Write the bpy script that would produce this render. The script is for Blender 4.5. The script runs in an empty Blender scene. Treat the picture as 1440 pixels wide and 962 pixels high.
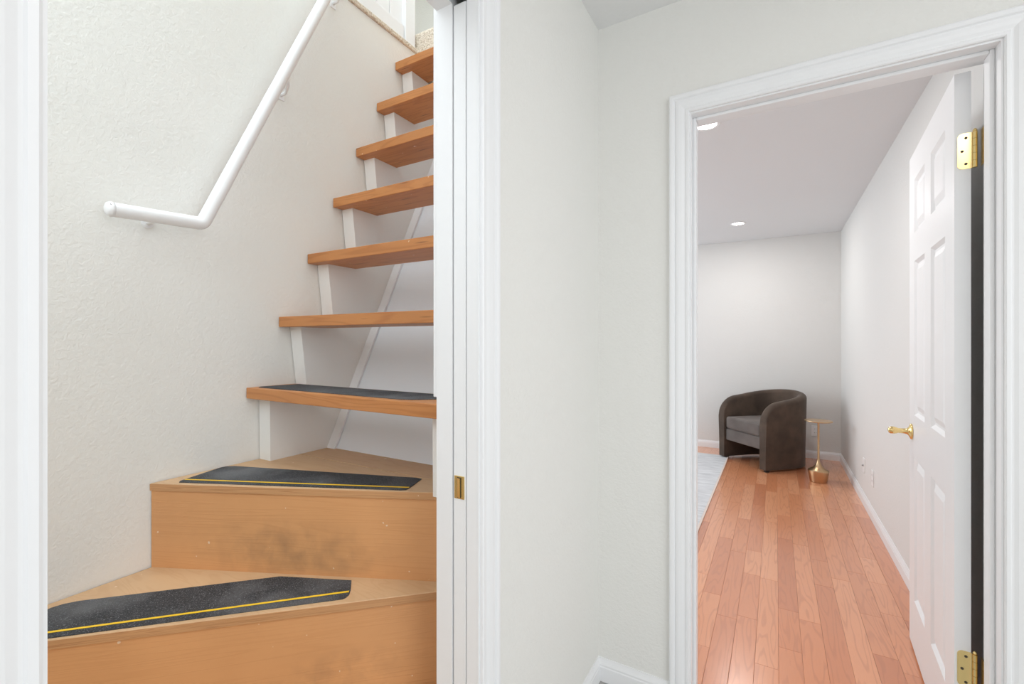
import bpy, bmesh, math, random
from mathutils import Vector, Matrix
random.seed(7)
S = bpy.context.scene
C = S.collection
R = math.radians

# ------------------------------------------------------------------ camera
cam = bpy.data.cameras.new('camera')
cam.sensor_width = 36.0
cam.lens = 16.0
cam.clip_start = 0.01
camo = bpy.data.objects.new('camera', cam)
C.objects.link(camo)
camo.location = (0, 0, 1.267)
camo.rotation_euler = (R(90), 0, R(30.1))
S.camera = camo

# ------------------------------------------------------------------ world, lights, exposure
S.view_settings.view_transform = 'Standard'
S.view_settings.look = 'None'
S.view_settings.gamma = 1.0
S.view_settings.use_curve_mapping = False
S.view_settings.exposure = 0.06
S.cycles.max_bounces = 14
S.cycles.diffuse_bounces = 8
w = bpy.data.worlds.new('world')
S.world = w
w.use_nodes = True
w.node_tree.nodes['Background'].inputs[0].default_value = (0.85, 0.92, 1.0, 1)
w.node_tree.nodes['Background'].inputs[1].default_value = 1.0


def area(name, loc, rot, sx, sy, power, col=(1, 1, 1)):
    l = bpy.data.lights.new(name, 'AREA')
    l.shape = 'RECTANGLE'
    l.size = sx
    l.size_y = sy
    l.energy = power
    l.color = col
    o = bpy.data.objects.new(name, l)
    o.location = loc
    o.rotation_euler = [R(a) for a in rot]
    C.objects.link(o)
    return o


# fill light added for the hall behind the camera, no window seen (faces +Y)
area('hall_back_fill', (0.9, -3.16, 1.45), (90, 0, 0), 2.6, 1.9, 14, (1.0, 1.0, 1.0))
# side light added to brighten the stairs through their opening (faces -X)
area('hall_side_fill', (2.58, -0.35, 1.40), (90, 0, 90), 2.6, 1.8, 23, (0.97, 0.99, 1.0))
# overhead fill added for the hall and stairs, no lamp known there
area('hall_overhead_fill', (0.95, 0.15, 2.40), (0, 0, 0), 0.7, 0.7, 11.5, (1.0, 0.985, 0.965))
# large fill light added above the stairwell for an unseen source
area('stairwell_top_fill', (-1.35, 1.0, 4.9), (0, 0, 0), 1.3, 1.8, 56, (0.86, 0.945, 1.0))
# light added at the stairwell's unseen near end for treads and wall (faces +Y)
area('stairwell_end_fill', (-1.15, -0.79, 2.55), (90, 0, 0), 0.75, 1.7, 12.5, (0.86, 0.945, 1.0))
# light added on the unseen left side of the far room (faces +X)
area('room_left_fill', (-3.36, 4.2, 1.45), (90, 0, -90), 2.2, 1.5, 46, (0.86, 0.945, 1.0))

# ------------------------------------------------------------------ materials


def new_mat(name):
    m = bpy.data.materials.new(name)
    m.use_nodes = True
    nt = m.node_tree
    b = nt.nodes['Principled BSDF']
    return m, nt, b


def nd(nt, typ, **kw):
    n = nt.nodes.new(typ)
    for k, v in kw.items():
        if k.startswith('i_'):
            n.inputs[k[2:].replace('_', ' ')].default_value = v
        else:
            setattr(n, k, v)
    return n


def ramp(nt, stops, fac=None):
    r = nt.nodes.new('ShaderNodeValToRGB')
    els = r.color_ramp.elements
    while len(els) < len(stops):
        els.new(0.5)
    for e, (p, c) in zip(els, stops):
        e.position = p
        e.color = (c[0], c[1], c[2], 1) if len(c) == 3 else c
    if fac is not None:
        nt.links.new(fac, r.inputs['Fac'])
    return r


def mix(nt, fac, a, b, mode='MIX'):
    n = nt.nodes.new('ShaderNodeMix')
    n.data_type = 'RGBA'
    n.blend_type = mode
    for sock, v in ((n.inputs['Factor'], fac), (n.inputs['A'], a), (n.inputs['B'], b)):
        pass
    fs = n.inputs[0]
    As = n.inputs[6]
    Bs = n.inputs[7]
    for s, v in ((fs, fac), (As, a), (Bs, b)):
        if hasattr(v, 'is_linked') or hasattr(v, 'links'):
            nt.links.new(v, s)
        elif isinstance(v, (int, float)):
            s.default_value = v
        else:
            s.default_value = (v[0], v[1], v[2], 1)
    return n.outputs[2]


def bump(nt, b, height, strength, dist):
    bp = nt.nodes.new('ShaderNodeBump')
    bp.inputs['Strength'].default_value = strength
    bp.inputs['Distance'].default_value = dist
    nt.links.new(height, bp.inputs['Height'])
    nt.links.new(bp.outputs['Normal'], b.inputs['Normal'])


def simple(name, col, rough=0.5, metal=0.0, spec=0.5):
    m, nt, b = new_mat(name)
    b.inputs['Base Color'].default_value = (*col, 1)
    b.inputs['Roughness'].default_value = rough
    b.inputs['Metallic'].default_value = metal
    b.inputs['Specular IOR Level'].default_value = spec
    return m


def plaster(name, col, scale=85, strength=0.18, dist=0.0035):
    m, nt, b = new_mat(name)
    tc = nd(nt, 'ShaderNodeTexCoord')
    n1 = nd(nt, 'ShaderNodeTexNoise')
    n1.inputs['Scale'].default_value = scale
    n1.inputs['Detail'].default_value = 3
    n1.inputs['Roughness'].default_value = 0.55
    n1.inputs['Distortion'].default_value = 0.6
    nt.links.new(tc.outputs['Object'], n1.inputs['Vector'])
    rp = ramp(nt, [(0.40, (0, 0, 0)), (0.62, (1, 1, 1))], n1.outputs['Fac'])
    n2 = nd(nt, 'ShaderNodeTexNoise')
    n2.inputs['Scale'].default_value = 1.3
    nt.links.new(tc.outputs['Object'], n2.inputs['Vector'])
    c = mix(nt, n2.outputs['Fac'], [v * 0.985 for v in col], [min(1, v * 1.015) for v in col])
    nt.links.new(c, b.inputs['Base Color'])
    b.inputs['Roughness'].default_value = 0.75
    b.inputs['Specular IOR Level'].default_value = 0.3
    bump(nt, b, rp.outputs['Color'], strength, dist)
    return m


M = {}
M['wall'] = plaster('wall_plaster', (0.80, 0.795, 0.765))
M['ceiling'] = plaster('ceiling_plaster', (0.80, 0.80, 0.80), 90, 0.15, 0.003)
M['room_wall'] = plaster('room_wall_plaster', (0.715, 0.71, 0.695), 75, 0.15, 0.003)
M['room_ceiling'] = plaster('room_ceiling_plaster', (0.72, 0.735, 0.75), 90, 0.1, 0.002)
M['trim'] = simple('white_trim_paint', (0.84, 0.845, 0.855), 0.38)
M['door'] = simple('white_door_paint', (0.84, 0.845, 0.855), 0.42)
M['panel_white'] = simple('white_board_paint', (0.83, 0.87, 0.915), 0.5)
M['stringer'] = simple('white_stringer_paint', (0.82, 0.815, 0.795), 0.55)
M['rail'] = simple('white_pipe_paint', (0.86, 0.87, 0.885), 0.3)
M['brass'] = simple('polished_brass', (0.86, 0.66, 0.30), 0.22, 1.0)
M['dark_hole'] = simple('dark_screw_slot', (0.05, 0.04, 0.03), 0.6)
M['track'] = simple('dark_door_track', (0.06, 0.06, 0.06), 0.6)
M['gold'] = simple('brushed_gold', (0.58, 0.40, 0.235), 0.33, 1.0)
M['black'] = simple('black_foot', (0.02, 0.018, 0.016), 0.6)
M['plastic'] = simple('white_outlet_plastic', (0.86, 0.86, 0.86), 0.35)
M['hall_floor'] = simple('neutral_bounce_floor', (0.46, 0.455, 0.44), 0.7)  # unseen floor, made pale and neutral so its bounce brightens without tint
M['subfloor'] = simple('dark_subfloor', (0.16, 0.07, 0.035), 0.8)
M['yellow'] = simple('yellow_line_paint', (0.88, 0.56, 0.02), 0.6)
M['steel'] = simple('galvanised_screw', (0.45, 0.45, 0.45), 0.4, 1.0)
M['glass'] = simple('added_window_frame', (0.8, 0.8, 0.8), 0.4)

m, nt, b = new_mat('lamp_lens')
b.inputs['Base Color'].default_value = (1, 1, 1, 1)
b.inputs['Emission Color'].default_value = (1.0, 0.96, 0.9, 1)
b.inputs['Emission Strength'].default_value = 14
M['lens'] = m


def stair_wood(name, base, dark, axis_scale, knots=0.0, plain=0.0, smudge=None, rough=0.5, contrast=0.5):
    """orange stained wood; axis_scale stretches the grain"""
    m, nt, b = new_mat(name)
    tc = nd(nt, 'ShaderNodeTexCoord')
    oi = nd(nt, 'ShaderNodeObjectInfo')
    mp = nd(nt, 'ShaderNodeMapping')
    mp.inputs['Scale'].default_value = axis_scale
    nt.links.new(tc.outputs['Object'], mp.inputs['Vector'])
    ml = nd(nt, 'ShaderNodeMath', operation='MULTIPLY')
    ml.inputs[1].default_value = 37.0
    nt.links.new(oi.outputs['Random'], ml.inputs[0])
    ad = nd(nt, 'ShaderNodeVectorMath', operation='ADD')
    nt.links.new(mp.outputs['Vector'], ad.inputs[0])
    nt.links.new(ml.outputs[0], ad.inputs[1])
    n1 = nd(nt, 'ShaderNodeTexNoise')
    n1.inputs['Scale'].default_value = 1.0
    n1.inputs['Detail'].default_value = 2
    n1.inputs['Distortion'].default_value = 0.4
    nt.links.new(ad.outputs[0], n1.inputs['Vector'])
    sn = nd(nt, 'ShaderNodeMath', operation='MULTIPLY')
    sn.inputs[1].default_value = 60
    nt.links.new(n1.outputs['Fac'], sn.inputs[0])
    s2 = nd(nt, 'ShaderNodeMath', operation='SINE')
    nt.links.new(sn.outputs[0], s2.inputs[0])
    n3 = nd(nt, 'ShaderNodeTexNoise')
    n3.inputs['Scale'].default_value = 6.0
    n3.inputs['Detail'].default_value = 5
    nt.links.new(ad.outputs[0], n3.inputs['Vector'])
    r1 = ramp(nt, [(0.2, (0, 0, 0)), (1.0, (1, 1, 1))], s2.outputs[0])
    g = mix(nt, 0.5, r1.outputs['Color'], n3.outputs['Fac'])
    gm = nd(nt, 'ShaderNodeMath', operation='MULTIPLY')
    gm.inputs[1].default_value = contrast
    nt.links.new(g, gm.inputs[0])
    col = mix(nt, gm.outputs[0], base, dark)
    # broad tone variation
    n4 = nd(nt, 'ShaderNodeTexNoise')
    n4.inputs['Scale'].default_value = 3.0
    n4.inputs['Detail'].default_value = 3
    nt.links.new(tc.outputs['Object'], n4.inputs['Vector'])
    r4 = ramp(nt, [(0.3, (0.92, 0.90, 0.88)), (0.7, (1.05, 1.05, 1.05))], n4.outputs['Fac'])
    col = mix(nt, 1.0, col, r4.outputs['Color'], 'MULTIPLY')
    if knots:
        vk = nd(nt, 'ShaderNodeTexVoronoi')
        vk.inputs['Scale'].default_value = 3.2
        nt.links.new(ad.outputs[0], vk.inputs['Vector'])
        rk = ramp(nt, [(0.03, (1, 1, 1)), (0.16, (0, 0, 0))], vk.outputs['Distance'])
        km = nd(nt, 'ShaderNodeMath', operation='MULTIPLY')
        km.inputs[1].default_value = knots
        nt.links.new(rk.outputs['Color'], km.inputs[0])
        col = mix(nt, km.outputs[0], col, (0.10, 0.03, 0.012))
    if smudge:
        (cx, cy, cz), (sx, sy, sz) = smudge
        m2 = nd(nt, 'ShaderNodeMapping')
        m2.inputs['Location'].default_value = (-cx / sx, -cy / sy, -cz / sz)
        m2.inputs['Scale'].default_value = (1 / sx, 1 / sy, 1 / sz)
        nt.links.new(tc.outputs['Object'], m2.inputs['Vector'])
        ln = nd(nt, 'ShaderNodeVectorMath', operation='LENGTH')
        nt.links.new(m2.outputs['Vector'], ln.inputs[0])
        rf = ramp(nt, [(0.15, (1, 1, 1)), (1.0, (0, 0, 0))], ln.outputs['Value'])
        n5 = nd(nt, 'ShaderNodeTexNoise')
        n5.inputs['Scale'].default_value = 22
        n5.inputs['Detail'].default_value = 6
        n5.inputs['Distortion'].default_value = 0.25
        nt.links.new(tc.outputs['Object'], n5.inputs['Vector'])
        r5 = ramp(nt, [(0.36, (0, 0, 0)), (0.72, (1, 1, 1))], n5.outputs['Fac'])
        mm = nd(nt, 'ShaderNodeMath', operation='MULTIPLY')
        nt.links.new(rf.outputs['Color'], mm.inputs[0])
        nt.links.new(r5.outputs['Color'], mm.inputs[1])
        m3 = nd(nt, 'ShaderNodeMath', operation='MULTIPLY')
        m3.inputs[1].default_value = 0.48
        nt.links.new(mm.outputs[0], m3.inputs[0])
        col = mix(nt, m3.outputs[0], col, (0.28, 0.155, 0.08))
    # chips and specks of pale paint
    v = nd(nt, 'ShaderNodeTexNoise')
    v.inputs['Scale'].default_value = 55
    v.inputs['Detail'].default_value = 1
    nt.links.new(tc.outputs['Object'], v.inputs['Vector'])
    rv = ramp(nt, [(0.775, (0, 0, 0)), (0.80, (1, 1, 1))], v.outputs['Fac'])
    col = mix(nt, rv.outputs['Color'], col, (0.78, 0.60, 0.44))
    nt.links.new(col, b.inputs['Base Color'])
    b.inputs['Roughness'].default_value = rough
    bump(nt, b, g, 0.12, 0.002)
    return m


OR, DK = (0.68, 0.352, 0.155), (0.56, 0.26, 0.098)
M['riser'] = stair_wood('stained_plywood_riser', OR, DK, (0.9, 0.9, 26), 0, 0,
                        ((0.0, -0.1, 0.665), (0.36, 0.36, 0.115)), 0.5, 0.28)
M['riser_low'] = stair_wood('stained_plywood_low_riser', OR, DK, (0.9, 0.9, 24), 0, 0,
                            ((0.28, -0.15, 0.43), (0.22, 0.22, 0.07)), 0.5, 0.28)
M['winder'] = stair_wood('stained_plywood_tread', (0.64, 0.43, 0.25), (0.54, 0.32, 0.165), (3, 14, 3), 0, 0, None, 0.5, 0.5)
M['winder_edge'] = stair_wood('plywood_edge', (0.62, 0.35, 0.165), (0.34, 0.14, 0.05), (1.2, 1.2, 110), 0, 0, None, 0.6, 0.8)
M['tread'] = stair_wood('stained_pine_tread', (0.57, 0.245, 0.08), (0.37, 0.125, 0.034), (1.3, 14, 14), 0.85, 0, None, 0.42, 0.7)

# anti slip strip
m, nt, b = new_mat('grit_strip')
tc = nd(nt, 'ShaderNodeTexCoord')
n1 = nd(nt, 'ShaderNodeTexNoise')
n1.inputs['Scale'].default_value = 420
n1.inputs['Detail'].default_value = 2
nt.links.new(tc.outputs['Object'], n1.inputs['Vector'])
r1 = ramp(nt, [(0.35, (0.012, 0.013, 0.016)), (0.60, (0.045, 0.048, 0.055)), (0.78, (0.30, 0.31, 0.33))], n1.outputs['Fac'])
n2 = nd(nt, 'ShaderNodeTexNoise')
n2.inputs['Scale'].default_value = 5
n2.inputs['Detail'].default_value = 5
nt.links.new(tc.outputs['Object'], n2.inputs['Vector'])
r2 = ramp(nt, [(0.46, (0, 0, 0)), (0.72, (0.75, 0.75, 0.75))], n2.outputs['Fac'])
c = mix(nt, r2.outputs['Color'], r1.outputs['Color'], (0.17, 0.175, 0.185))
nt.links.new(c, b.inputs['Base Color'])
b.inputs['Roughness'].default_value = 0.75
bump(nt, b, n1.outputs['Fac'], 0.4, 0.001)
M['grit'] = m

# oak planks
m, nt, b = new_mat('red_oak_plank')
tc = nd(nt, 'ShaderNodeTexCoord')
oi = nd(nt, 'ShaderNodeObjectInfo')
ge = nd(nt, 'ShaderNodeNewGeometry')
ad = nd(nt, 'ShaderNodeMath', operation='ADD')
nt.links.new(oi.outputs['Random'], ad.inputs[0])
nt.links.new(ge.outputs['Random Per Island'], ad.inputs[1])
fr = nd(nt, 'ShaderNodeMath', operation='FRACT')
nt.links.new(ad.outputs[0], fr.inputs[0])
ge2 = nd(nt, 'ShaderNodeMapping')
ge2.inputs['Scale'].default_value = (17, 1.7, 1)
nt.links.new(ge.outputs['Position'], ge2.inputs['Vector'])
ml = nd(nt, 'ShaderNodeMath', operation='MULTIPLY')
ml.inputs[1].default_value = 91.7
nt.links.new(fr.outputs[0], ml.inputs[0])
va = nd(nt, 'ShaderNodeVectorMath', operation='ADD')
nt.links.new(ge2.outputs['Vector'], va.inputs[0])
nt.links.new(ml.outputs[0], va.inputs[1])
n1 = nd(nt, 'ShaderNodeTexNoise')
n1.inputs['Scale'].default_value = 1.0
n1.inputs['Detail'].default_value = 1.5
nt.links.new(va.outputs[0], n1.inputs['Vector'])
sm = nd(nt, 'ShaderNodeMath', operation='MULTIPLY')
sm.inputs[1].default_value = 55
nt.links.new(n1.outputs['Fac'], sm.inputs[0])
sn = nd(nt, 'ShaderNodeMath', operation='SINE')
nt.links.new(sm.outputs[0], sn.inputs[0])
rs = ramp(nt, [(0.3, (0, 0, 0)), (1.0, (1, 1, 1))], sn.outputs[0])
n2 = nd(nt, 'ShaderNodeTexNoise')
n2.inputs['Scale'].default_value = 14
n2.inputs['Detail'].default_value = 4
nt.links.new(va.outputs[0], n2.inputs['Vector'])
g = mix(nt, 0.4, rs.outputs['Color'], n2.outputs['Fac'])
tone = ramp(nt, [(0.0, (0.58, 0.200, 0.085)), (0.35, (0.74, 0.300, 0.142)), (0.7, (0.82, 0.375, 0.195)), (1.0, (0.66, 0.245, 0.105))], fr.outputs[0])
gm = nd(nt, 'ShaderNodeMath', operation='MULTIPLY')
gm.inputs[1].default_value = 0.42
nt.links.new(g, gm.inputs[0])
c = mix(nt, gm.outputs[0], tone.outputs['Color'], (0.40, 0.13, 0.06))
nt.links.new(c, b.inputs['Base Color'])
b.inputs['Roughness'].default_value = 0.28
b.inputs['Coat Weight'].default_value = 1.0
b.inputs['Coat Roughness'].default_value = 0.22
bump(nt, b, g, 0.05, 0.001)
M['oak'] = m

# velvet
m, nt, b = new_mat('brown_velvet')
tc = nd(nt, 'ShaderNodeTexCoord')
n1 = nd(nt, 'ShaderNodeTexNoise')
n1.inputs['Scale'].default_value = 7
n1.inputs['Detail'].default_value = 4
nt.links.new(tc.outputs['Object'], n1.inputs['Vector'])
r1 = ramp(nt, [(0.35, (0.050, 0.033, 0.023)), (0.7, (0.090, 0.060, 0.042))], n1.outputs['Fac'])
nt.links.new(r1.outputs['Color'], b.inputs['Base Color'])
b.inputs['Roughness'].default_value = 0.85
b.inputs['Sheen Weight'].default_value = 0.22
b.inputs['Sheen Roughness'].default_value = 0.4
b.inputs['Sheen Tint'].default_value = (0.8, 0.72, 0.66, 1)
n2 = nd(nt, 'ShaderNodeTexNoise')
n2.inputs['Scale'].default_value = 300
nt.links.new(tc.outputs['Object'], n2.inputs['Vector'])
bump(nt, b, n2.outputs['Fac'], 0.2, 0.001)
M['velvet'] = m
M['velvet_seat'] = m.copy()
M['velvet_seat'].name = 'grey_brown_velvet'
for n in M['velvet_seat'].node_tree.nodes:
    if n.type == 'VALTORGB':
        n.color_ramp.elements[0].color = (0.105, 0.088, 0.080, 1)
        n.color_ramp.elements[1].color = (0.15, 0.128, 0.118, 1)

# rug
m, nt, b = new_mat('grey_rug_weave')
tc = nd(nt, 'ShaderNodeTexCoord')
mp = nd(nt, 'ShaderNodeMapping')
mp.inputs['Scale'].default_value = (6, 26, 1)
nt.links.new(tc.outputs['Object'], mp.inputs['Vector'])
n1 = nd(nt, 'ShaderNodeTexNoise')
n1.inputs['Scale'].default_value = 1
n1.inputs['Detail'].default_value = 5
nt.links.new(mp.outputs['Vector'], n1.inputs['Vector'])
r1 = ramp(nt, [(0.3, (0.54, 0.55, 0.57)), (0.7, (0.72, 0.73, 0.75))], n1.outputs['Fac'])
nt.links.new(r1.outputs['Color'], b.inputs['Base Color'])
b.inputs['Roughness'].default_value = 0.95
b.inputs['Specular IOR Level'].default_value = 0.1
n2 = nd(nt, 'ShaderNodeTexNoise')
n2.inputs['Scale'].default_value = 220
nt.links.new(tc.outputs['Object'], n2.inputs['Vector'])
bump(nt, b, n2.outputs['Fac'], 0.5, 0.003)
M['rug'] = m
M['rug_edge'] = simple('pale_rug_binding', (0.72, 0.62, 0.56), 0.95, 0, 0.1)

# carpet
m, nt, b = new_mat('beige_carpet')
tc = nd(nt, 'ShaderNodeTexCoord')
n1 = nd(nt, 'ShaderNodeTexNoise')
n1.inputs['Scale'].default_value = 110
n1.inputs['Detail'].default_value = 4
nt.links.new(tc.outputs['Object'], n1.inputs['Vector'])
r1 = ramp(nt, [(0.32, (0.52, 0.43, 0.33)), (0.5, (0.76, 0.68, 0.57)), (0.7, (0.86, 0.80, 0.71))], n1.outputs['Fac'])
nt.links.new(r1.outputs['Color'], b.inputs['Base Color'])
b.inputs['Roughness'].default_value = 1.0
b.inputs['Specular IOR Level'].default_value = 0.05
bump(nt, b, n1.outputs['Fac'], 1.0, 0.01)
M['carpet'] = m

# ------------------------------------------------------------------ helpers


def origin_of(p):
    v = Vector((0, 0, 0))
    while p is not None:
        v = v + p.location
        p = p.parent
    return v


def obj(name, bm, mat, parent=None, local=False, smooth=False, bevel=0.0, seg=2):
    if parent is not None and not local:
        o0 = origin_of(parent)
        bmesh.ops.translate(bm, verts=bm.verts, vec=-o0)
    bmesh.ops.recalc_face_normals(bm, faces=bm.faces)
    me = bpy.data.meshes.new(name)
    bm.to_mesh(me)
    bm.free()
    me.materials.append(M[mat] if isinstance(mat, str) else mat)
    if smooth:
        for p in me.polygons:
            p.use_smooth = True
    o = bpy.data.objects.new(name, me)
    C.objects.link(o)
    if parent is not None:
        o.parent = parent
    if bevel:
        md = o.modifiers.new('bevel', 'BEVEL')
        md.width = bevel
        md.segments = seg
        md.limit_method = 'ANGLE'
        md.angle_limit = R(40)
    return o


def smooth_angle(o, ang=40):
    for p in o.data.polygons:
        p.use_smooth = True
    bm = bmesh.new()
    bm.from_mesh(o.data)
    for e in bm.edges:
        if len(e.link_faces) == 2 and e.calc_face_angle(0) > R(ang):
            e.smooth = False
    bm.to_mesh(o.data)
    bm.free()
    return o


def box(bm, x0, x1, y0, y1, z0, z1):
    v = [bm.verts.new(p) for p in ((x0, y0, z0), (x1, y0, z0), (x1, y1, z0), (x0, y1, z0),
                                   (x0, y0, z1), (x1, y0, z1), (x1, y1, z1), (x0, y1, z1))]
    for f in ((0, 3, 2, 1), (4, 5, 6, 7), (0, 1, 5, 4), (1, 2, 6, 5), (2, 3, 7, 6), (3, 0, 4, 7)):
        bm.faces.new([v[i] for i in f])


def bxo(name, args, mat, parent=None, **kw):
    bm = bmesh.new()
    if isinstance(args[0], (int, float)):
        args = [args]
    for a in args:
        box(bm, *a)
    return obj(name, bm, mat, parent, **kw)


def prism(bm, pts, lo, hi, axis='z'):
    """polygon extruded along an axis: z -> pts are (x,y); x -> pts are (y,z); y -> (x,z)"""
    def P(p, h):
        return (p[0], p[1], h) if axis == 'z' else ((h, p[0], p[1]) if axis == 'x' else (p[0], h, p[1]))
    a = [bm.verts.new(P(p, lo)) for p in pts]
    c = [bm.verts.new(P(p, hi)) for p in pts]
    bm.faces.new(a)
    bm.faces.new(c)
    n = len(pts)
    for i in range(n):
        bm.faces.new((a[i], a[(i + 1) % n], c[(i + 1) % n], c[i]))


def lathe(bm, prof, seg=32, mtx=None):
    rings = []
    for r, z in prof:
        ring = []
        for k in range(seg):
            a = 2 * math.pi * k / seg
            p = Vector((r * math.cos(a), r * math.sin(a), z))
            if mtx is not None:
                p = mtx @ p
            ring.append(bm.verts.new(p))
        rings.append(ring)
    for i in range(len(rings) - 1):
        for k in range(seg):
            bm.faces.new((rings[i][k], rings[i][(k + 1) % seg], rings[i + 1][(k + 1) % seg], rings[i + 1][k]))
    bm.faces.new(rings[0])
    bm.faces.new(rings[-1])


def to_axis(loc, direction):
    q = Vector((0, 0, 1)).rotation_difference(Vector(direction).normalized())
    return Matrix.Translation(loc) @ q.to_matrix().to_4x4()


def tube(bm, pts, rad, seg=20):
    pts = [Vector(p) for p in pts]
    n = len(pts)
    rings = []
    ref = None
    for i, p in enumerate(pts):
        if i == 0:
            t = (pts[1] - p).normalized()
        elif i == n - 1:
            t = (p - pts[i - 1]).normalized()
        else:
            t = ((pts[i + 1] - p).normalized() + (p - pts[i - 1]).normalized()).normalized()
        if ref is None:
            ref = t.orthogonal().normalized()
        u = (ref - t * ref.dot(t)).normalized()
        ref = u
        v = t.cross(u)
        rings.append([bm.verts.new(p + rad * (math.cos(2 * math.pi * k / seg) * u + math.sin(2 * math.pi * k / seg) * v)) for k in range(seg)])
    for i in range(n - 1):
        for k in range(seg):
            bm.faces.new((rings[i][k], rings[i][(k + 1) % seg], rings[i + 1][(k + 1) % seg], rings[i + 1][k]))
    bm.faces.new(rings[0])
    bm.faces.new(rings[-1])


def empty(name, loc, label=None, cat=None, group=None, rotz=0.0, kind=None):
    o = bpy.data.objects.new(name, None)
    o.empty_display_size = 0.1
    C.objects.link(o)
    o.location = loc
    o.rotation_euler = (0, 0, rotz)
    if label:
        tag(o, label, cat, group)
    if kind:
        o['kind'] = kind
    return o


def tag(o, label, cat=None, group=None):
    o['label'] = label
    if cat:
        o['category'] = cat
    if group:
        o['group'] = group
    return o


def struct(o, label=None, cat=None):
    o['kind'] = 'structure'
    if label:
        o['label'] = label
    if cat:
        o['category'] = cat
    return o


# ------------------------------------------------------------------ dimensions
XW = -0.58          # hall face of the stair wall
XB = -0.695         # stair face of that wall
XS = -1.60          # handrail wall face
YD, YB = 1.65, 1.765   # doorway wall, hall face and room face
XR = 0.600          # right wall of the far room
YF = 5.94           # far wall of the far room
ZC = 2.445          # ceiling
JL, JR = -0.250, 0.503  # doorway jamb faces
SY0, SY1 = 0.148, 0.850  # stair opening jamb faces
ZH = 2.046          # head jamb underside
ZHS = 2.058
HX1, HY0 = 2.6, -3.2  # hall extents
RX0 = -3.4          # far room left wall
ZU = 5.0            # upper floor ceiling

# ------------------------------------------------------------------ walls, ceilings
# wall between hall and stairs, with the pocket for the sliding door
o = bxo('wall_stairs', [
    (XB, XW, HY0, SY0 - 0.018, 0, ZC + 0.0),
    (XB, XW, SY0 - 0.018, SY1 + 0.018, ZHS + 0.05, ZC),
    (XW - 0.03, XW, SY1 + 0.018, YB, 0, ZC),
    (XB, XB + 0.03, SY1 + 0.018, YB, 0, ZC),
    (XB + 0.03, XW - 0.03, SY1 + 0.018, YB, ZHS + 0.05, ZC),
    (XB + 0.03, XW - 0.03, 1.60, YB, 0, ZHS + 0.05)], 'wall')
struct(o, 'off-white textured wall between the staircase opening and the corner', 'wall')
o = bxo('wall_doorway', [
    (XW, JL - 0.02, YD, YB, 0, ZC),
    (JL - 0.02, JR + 0.02, YD, YB, ZH + 0.02, ZC),
    (JR + 0.02, HX1, YD, YB, 0, ZC)], 'wall')
struct(o, 'off-white textured wall around the doorway to the far room', 'wall')
o = bxo('wall_handrail', [(XS - 0.12, XS, -0.9, 2.0, 0, 2.745), (XS - 0.12, XS, 2.0, 2.58, 2.60, 2.745)], 'wall')
struct(o, 'off-white textured stairwell wall behind the white handrail', 'wall')
o = bxo('wall_stairs_end', [(XS, XB, -0.9, -0.78, 0, 1.7), (XS, XB, -0.9, -0.78, 3.4, ZU), (XS, -1.53, -0.9, -0.78, 1.7, 3.4), (-0.77, XB, -0.9, -0.78, 1.7, 3.4)], 'wall')
struct(o, 'wall with a tall opening for the added light closing the near end of the stairwell', 'wall')
o = bxo('wall_stairs_upper', [(XB, XW, -0.9, 3.2, ZC + 0.02, ZU)], 'wall')
struct(o, 'off-white wall above the staircase on the hall side', 'wall')
o = bxo('wall_hall_back', [
    (XB, -0.4, HY0 - 0.12, HY0, 0, ZC), (2.2, HX1, HY0 - 0.12, HY0, 0, ZC),
    (-0.4, 2.2, HY0 - 0.12, HY0, 0, 0.5), (-0.4, 2.2, HY0 - 0.12, HY0, 2.4, ZC)], 'wall')
struct(o, 'hall back wall with a wide opening for the added light', 'wall')
o = bxo('wall_hall_right', [(HX1, HX1 + 0.12, HY0 - 0.12, -1.65, 0, ZC), (HX1, HX1 + 0.12, 0.95, YB, 0, ZC),
                           (HX1, HX1 + 0.12, -1.65, 0.95, 0, 0.5), (HX1, HX1 + 0.12, -1.65, 0.95, 2.3, ZC)], 'wall')
struct(o, 'hall wall with a wide opening for the added light on the right', 'wall')
o = bxo('ceiling', (XW, HX1, HY0, YD, ZC, ZC + 0.12), 'ceiling')
struct(o, 'white textured hall ceiling', 'ceiling')
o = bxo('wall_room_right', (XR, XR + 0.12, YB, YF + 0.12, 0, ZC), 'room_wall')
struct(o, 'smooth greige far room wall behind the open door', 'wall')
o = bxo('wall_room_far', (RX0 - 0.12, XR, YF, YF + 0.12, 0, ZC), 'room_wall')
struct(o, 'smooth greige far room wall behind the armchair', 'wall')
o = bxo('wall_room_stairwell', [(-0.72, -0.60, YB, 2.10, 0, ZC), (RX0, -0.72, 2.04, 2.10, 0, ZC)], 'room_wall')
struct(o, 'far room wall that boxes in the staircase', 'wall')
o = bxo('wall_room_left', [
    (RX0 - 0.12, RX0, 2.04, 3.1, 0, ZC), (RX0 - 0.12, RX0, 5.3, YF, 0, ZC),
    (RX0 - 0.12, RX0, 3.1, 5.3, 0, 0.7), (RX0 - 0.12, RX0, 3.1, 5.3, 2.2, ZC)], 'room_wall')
struct(o, 'far room wall with an opening for the added light', 'wall')
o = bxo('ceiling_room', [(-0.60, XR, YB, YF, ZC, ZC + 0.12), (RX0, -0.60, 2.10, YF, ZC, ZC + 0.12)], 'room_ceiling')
struct(o, 'smooth light grey ceiling of the far room', 'ceiling')
o = bxo('ceiling_upper', (-4.2, XW, -0.9, 3.3, ZU, ZU + 0.1), 'ceiling')
struct(o, 'white ceiling above the stairwell', 'ceiling')
o = bxo('wall_upper_far', (-4.2, XW, 3.2, 3.3, 2.745, ZU), 'wall')
struct(o, 'off-white upper floor wall beyond the carpeted landing', 'wall')
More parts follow.
